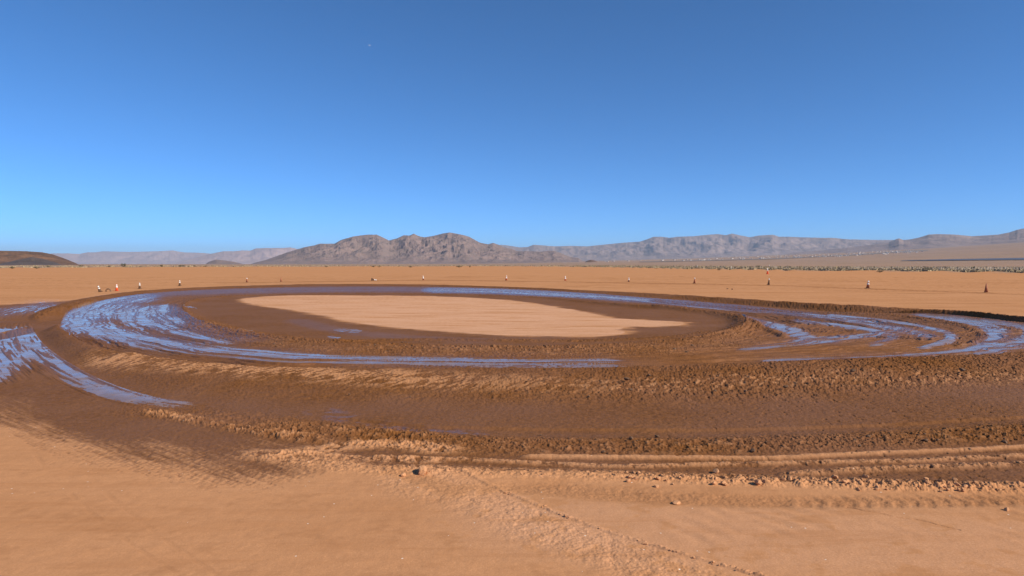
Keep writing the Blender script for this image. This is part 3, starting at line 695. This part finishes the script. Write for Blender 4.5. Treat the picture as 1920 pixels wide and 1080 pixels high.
# ------------------------------------------------------------------ desert shrubs
LEAF = simple('shrub_leaf', (0.085, 0.085, 0.035), 0.8, 0.35, 1.5); LEAF2 = simple('dry_scrub_leaf', (0.36, 0.275, 0.165), 0.9, 0.35, 0.7)
TWIG = simple('twig', (0.14, 0.09, 0.06), 0.9, 0.2)
def leaf_cloud(bm, c, rad, n, size, rnd):
    for _ in range(n):
        d = Vector((rnd.gauss(0, 1), rnd.gauss(0, 1), rnd.gauss(0, 1))).normalized() * rnd.uniform(0.35, 1.0) ** 0.6
        p = Vector(c) + Vector((d.x * rad[0], d.y * rad[1], d.z * rad[2]))
        if p.z < 0.02: p.z = abs(p.z) + 0.02
        a = Vector((rnd.gauss(0, 1), rnd.gauss(0, 1), rnd.gauss(0, 1))).normalized(); b_2 = a.cross(Vector((rnd.gauss(0, 1), rnd.gauss(0, 1), rnd.gauss(0, 1)))).normalized()
        s = size * rnd.uniform(0.6, 1.4)
        bm.faces.new([bm.verts.new(p + a * s), bm.verts.new(p + b_2 * s * 0.5), bm.verts.new(p - a * s), bm.verts.new(p - b_2 * s * 0.5)])
def shrub_proto(seed):
    rnd = random.Random(seed)
    e = bpy.data.objects.new('desert_shrub', None); COL.objects.link(e)
    bm = bmesh.new(); tips = []
    for i in range(9):
        a = rnd.uniform(0, 6.28); t = rnd.uniform(0.3, 1.0); tip = Vector((math.cos(a) * 0.42 * t, math.sin(a) * 0.42 * t, rnd.uniform(0.35, 0.8)))
        tips.append(tip); n = 5
        side = tip.cross(Vector((0, 0, 1))).normalized() * 0.018; s2 = tip.cross(side).normalized() * 0.018
        r0 = [bm.verts.new(side * math.cos(k * 1.2566) + s2 * math.sin(k * 1.2566)) for k in range(n)]
        r1 = [bm.verts.new(tip + (side * math.cos(k * 1.2566) + s2 * math.sin(k * 1.2566)) * 0.3) for k in range(n)]
        for k in range(n): bm.faces.new((r0[k], r0[(k + 1) % n], r1[(k + 1) % n], r1[k]))
    done(bm, 'trunk', TWIG, e)
    bm = bmesh.new()
    for t in tips: leaf_cloud(bm, t, (0.2, 0.2, 0.17), 45, 0.045, rnd)
    leaf_cloud(bm, (0, 0, 0.35), (0.42, 0.42, 0.3), 120, 0.05, rnd)
    done(bm, 'crown', LEAF, e); return e
protos = [shrub_proto(s) for s in (1, 2, 3)]
used = [False] * 3
def shrub(px, py, wpx, hpx, label, group='dark shrubs along the edge of the plain'):
    k = random.randrange(3); src = protos[k]
    xx, yy = at(px, py)
    if not used[k]: o = src; used[k] = True
    else:
        o = src.copy(); COL.objects.link(o)
        for ch in src.children:
            c = ch.copy(); COL.objects.link(c); c.parent = o
    s = wpx * yy / F_PX; o.location = (xx, yy, 0.0); o.scale = (s, s, hpx * yy / F_PX / 0.9); o.rotation_euler = (0, 0, random.uniform(0, 6))
    tag(o, label, 'shrub', group); return o
shrub(232, 501, 9, 8, 'tallest dark shrub on the left horizon, above the two leftmost cones')
shrub(151, 501, 9, 4, 'dark shrub at the foot of the left hill')
shrub(23, 504, 10, 4.5, 'low green brown shrub nearest the left edge')
shrub(69, 504, 10, 4.5, 'low olive shrub second from the left edge')
shrub(205, 501.5, 6, 4, 'small dark shrub just left of the tallest one')
shrub(303, 501, 7, 5, 'shrub above the fourth cone from the left, left of the wide one')
shrub(340, 501, 12, 4.5, 'wide low shrub above the cone at the left bend')
shrub(365, 501, 5, 4, 'small shrub between the wide one and the small rounded hill')
shrub(385, 501, 5, 3.5, 'small shrub below the small rounded hill')
shrub(90, 500.5, 7, 3, 'dark low shrub before the left hill slope')
shrub(700, 501, 7, 3, 'low dark shrub below the left peak of the mountain')
shrub(711, 501.5, 5, 4, 'dark round shrub below the left peak of the mountain')
shrub(770, 501.5, 8, 2.5, 'flat shrub below the middle peak of the mountain')
shrub(861, 501.5, 12, 3.5, 'wide dark shrub below the right peak of the mountain')
shrub(881, 501.5, 4, 4.5, 'small upright shrub below the right slope of the mountain')
shrub(612, 501, 6, 2.5, 'tiny shrub below the left slope of the mountain')
shrub(1348, 507, 8, 3.5, 'olive shrub in the scrub left of the bright orange cone')
shrub(1421, 501.5, 9, 4, 'dark shrub in the scrub just left of the bright orange cone')
shrub(1477, 502, 8, 4, 'olive shrub in the scrub just right of the bright orange cone')
shrub(1483, 505.5, 11, 4, 'low brown shrub right of the bright orange cone')
shrub(1650, 511, 12, 4.5, 'low olive shrub beyond the red cone')
shrub(1736, 507.5, 15, 6, 'wide green shrub on the sandy rim right of the red cone')
shrub(1823, 506, 9, 5.5, 'dark rounded shrub on the rim near the bare cone')
for i in range(3):
    if not used[i]: shrub(1560 + 40 * i, 506, 7, 3, 'scrub bush beyond the plain')

# dry scrub : uncountable
def far_edge(px): return float(np.interp(px, [-500, 0, 480, 960, 1280, 1500, 1700, 1920, 2500], [430, 450, 560, 620, 300, 235, 225, 205, 190]))
rs = random.Random(9); bm = bmesh.new(); bms = bmesh.new()
for i in range(5200):
    px = rs.uniform(1080, 2100) if i % 4 else rs.uniform(-150, 1150)
    e_ = far_edge(px); D = e_ * (1.05 + 1.6 * rs.random() ** 1.6)
    a = math.atan((px - 960) / F_PX); p = Vector((D * math.sin(a), D * math.cos(a), 0.05))
    w = rs.uniform(0.5, 1.3) * (1 if px > 1080 else 1.4); h = rs.uniform(0.25, 0.75)
    n = 6
    for k in range(n):
        q_ = p + Vector((rs.gauss(0, w * .4), rs.gauss(0, w * .4), 0))
        aa = rs.uniform(0, 3.14); dx = Vector((math.cos(aa), math.sin(aa), 0)) * w * 0.35
        t_ = q_ + Vector((rs.gauss(0, .15), rs.gauss(0, .15), h * rs.uniform(.6, 1.1)))
        bm.faces.new([bm.verts.new(q_ - dx), bm.verts.new(q_ + dx), bm.verts.new(t_ + dx * .8), bm.verts.new(t_ - dx * .7)])
tag(done(bm, 'scrub', LEAF2), 'dry tan scrub covering the plain beyond the bare ground', 'scrub', kind='stuff')
STALK = simple('pale_stalk', (0.50, 0.40, 0.29), 0.9, 0.3, 0.5)
for i in range(900):
    px = 1540 + 560 * rs.random() ** 0.8 if i > 120 else rs.uniform(1280, 1560)
    D = far_edge(px) * rs.uniform(1.25, 1.8); a = math.atan((px - 960) / F_PX)
    p = Vector((D * math.sin(a), D * math.cos(a), -0.1)); h = rs.uniform(0.7, 1.5); w = 0.09
    q4 = [p + Vector((-w, -w, 0)), p + Vector((w, -w, 0)), p + Vector((w, w, 0)), p + Vector((-w, w, 0))]
    top = Vector((rs.gauss(0, .06), rs.gauss(0, .06), h))
    lo = [bms.verts.new(c) for c in q4]; hi_ = [bms.verts.new(c + top) for c in q4]
    for k in range(4): bms.faces.new((lo[k], lo[(k + 1) % 4], hi_[(k + 1) % 4], hi_[k]))
    bms.faces.new(hi_)
tag(done(bms, 'dry_stalks', STALK), 'dense band of pale upright dry stalks beyond the plain on the right', 'dry stalks', kind='stuff')

# thin pale marker stakes
STK = simple('stake_white', (0.75, 0.72, 0.66), 0.7, 0.05)
for (px, py, hp, lab) in ((1371, 506, 7, 'thin pale stake standing in the scrub left of the orange cone'), (1307, 502, 5, 'short pale stake in the scrub, furthest left of the stakes'), (1443, 500, 4, 'short pale stake in the scrub behind the orange cone')):
    xx, yy = at(px, py); h = hp * yy / F_PX
    bm = frustum(-0.3, h, 0.14, 0.10, 8); s_o = done(bm, 'stake', STK); s_o.location = (xx, yy, 0)
    tag(s_o, lab, 'stake', 'stakes in the scrub')

# ------------------------------------------------------------------ far town and dark field
WALL = simple('house_wall', (0.60, 0.56, 0.52), 0.8, 0.1, 0.05); ROOF = simple('house_roof', (0.30, 0.22, 0.19), 0.8, 0.2, 0.05)
def house_mesh():
    bm = bmesh.new(); w, d, h, t = 10, 7, 4.5, 7.0
    vs = [bm.verts.new(p) for p in ((-w, -d, -3), (w, -d, -3), (w, d, -3), (-w, d, -3), (-w, -d, h), (w, -d, h), (w, d, h), (-w, d, h), (-w, 0, t), (w, 0, t))]
    for f in ((0, 1, 5, 4), (2, 3, 7, 6)): bm.faces.new([vs[i] for i in f])
    bm.faces.new([vs[i] for i in (1, 2, 6, 9, 5)]); bm.faces.new([vs[i] for i in (3, 0, 4, 8, 7)])
    r1 = bm.faces.new([vs[i] for i in (4, 5, 9, 8)]); r2 = bm.faces.new([vs[i] for i in (6, 7, 8, 9)])
    r1.material_index = r2.material_index = 1
    me = bpy.data.meshes.new('house'); bm.to_mesh(me); bm.free(); me.materials.append(WALL); me.materials.append(ROOF); return me
HM = house_mesh()
def ground_hit(px, py):
    a = math.atan((px - 960) / F_PX); tn = (495 - py) / F_PX * math.cos(a)
    D = 1600
    while D < 20000:
        if float(ground_z(px, D)) > HCAM + tn * D: return D, float(ground_z(px, D)), a
        D *= 1.01
    return None
rh = random.Random(3); nh = 0
while nh < 240:
    px = 1130 + 600 * rh.random() ** 0.8
    lo = np.interp(px, [1130, 1280, 1440, 1600, 1720], [491, 489, 486, 480, 474]); hi2 = np.interp(px, [1130, 1280, 1440, 1600, 1720], [487, 483, 478, 472, 470])
    py = rh.uniform(hi2, lo); g = ground_hit(px, py)
    if g is None or g[0] > 13500: continue
    D, gz, a = g
    o = bpy.data.objects.new('house', HM); COL.objects.link(o)
    o.location = (D * math.sin(a), D * math.cos(a), gz); o.rotation_euler = (0, 0, rh.uniform(0, 3.1)); s = rh.uniform(0.5, 1.2); o.scale = (s, s, s)
    tag(o, 'tiny pale house of the far town below the right hills', 'house', 'houses of the far town'); nh += 1
TREE = simple('far_tree_green', (0.20, 0.16, 0.13), 0.9, 0.3, 0.01); FIELD = simple('dark_field', (0.075, 0.08, 0.115), 0.8, 0.25, 0.01)
def band(name, pts_lo, pts_hi, mat, label, lift=2.0, kind='structure'):
    """a strip of land following the slope"""
    n = 60; co_ = []; us_ = np.linspace(pts_lo[0][0], pts_lo[-1][0], n)
    for px in us_:
        for pts in (pts_lo, pts_hi):
            py = np.interp(px, [p[0] for p in pts], [p[1] for p in pts]); g = ground_hit(px, py)
            if g is None: g = (12000, float(ground_z(px, 12000)), math.atan((px - 960) / F_PX))
            D, gz, a = g; co_.append((D * math.sin(a), D * math.cos(a), gz + lift))
    f = np.array([(2 * i, 2 * i + 2, 2 * i + 3, 2 * i + 1) for i in range(n - 1)])
    return tag(link(name, mesh_np(name, np.array(co_), f), mat), label, kind=kind)
band('far_field', [(1690, 489.8), (1780, 489.3), (1920, 488), (2100, 487)], [(1690, 489.2), (1780, 486.8), (1920, 484.2), (2100, 483)], FIELD, 'long dark blue flat field on the far plain at right')
band('far_wash', [(1200, 492), (1440, 486.7), (1600, 479), (1700, 472), (1740, 470)], [(1200, 491), (1440, 485.3), (1600, 477.5), (1700, 470.5), (1740, 468.8)], TREE, 'thin dark line of vegetation below the far town')

# ------------------------------------------------------------------ aircraft high in the sky
AIR = simple('aircraft_white', (0.85, 0.85, 0.85), 0.35, 0.03)
e = bpy.data.objects.new('airplane', None); COL.objects.link(e)
e.location = at_dist(693, 85, 2500); e.rotation_euler = (0, 0.05, 0.25)
bm = bmesh.new(); rings = []
for xx, rad_ in ((-4.2, .12), (-2.5, .35), (-0.5, .6), (1.5, .65), (3.0, .5), (3.9, .15)):
    rings.append([bm.verts.new((xx, rad_ * math.cos(k * math.pi / 5), rad_ * math.sin(k * math.pi / 5))) for k in range(10)])
for i in range(5):
    for k in range(10): bm.faces.new((rings[i][k], rings[i][(k + 1) % 10], rings[i + 1][(k + 1) % 10], rings[i + 1][k]))
bm.faces.new(rings[0]); bm.faces.new(rings[-1]); done(bm, 'fuselage', AIR, e, True)
for nm, sz, lc in (('wing', (1.5, 10.5, .16), (0.9, 0, .5)), ('tailplane', (0.8, 3.4, .1), (-3.8, 0, .1)), ('fin', (0.9, .1, 1.4), (-3.8, 0, .75))):
    bm = bmesh.new(); bmesh.ops.create_cube(bm, size=1, matrix=Matrix.Translation(lc) @ Matrix.Diagonal((*sz, 1)))
    bmesh.ops.bevel(bm, geom=bm.edges[:], offset=0.03, segments=2, affect='EDGES'); done(bm, nm, AIR, e)
tag(e, 'tiny white aircraft high in the blue sky', 'airplane')

# ------------------------------------------------------------------ haze
hz = bpy.data.materials.new('haze'); hz.use_nodes = True; nt = hz.node_tree; nt.nodes.clear()
ho = nt.nodes.new('ShaderNodeOutputMaterial'); hv = nt.nodes.new('ShaderNodeVolumePrincipled')
hv.inputs['Color'].default_value = (0.62, 0.78, 1.0, 1); hv.inputs['Density'].default_value = 2.3e-5; hv.inputs['Anisotropy'].default_value = 0.0
nt.links.new(hv.outputs[0], ho.inputs['Volume'])
bm = bmesh.new(); bmesh.ops.create_cube(bm, size=1, matrix=Matrix.Translation((0, 0, 1450 / 2 - 8)) @ Matrix.Diagonal((124000, 124000, 1450, 1)))
tag(done(bm, 'haze', hz), 'thin blue desert haze', kind='stuff')
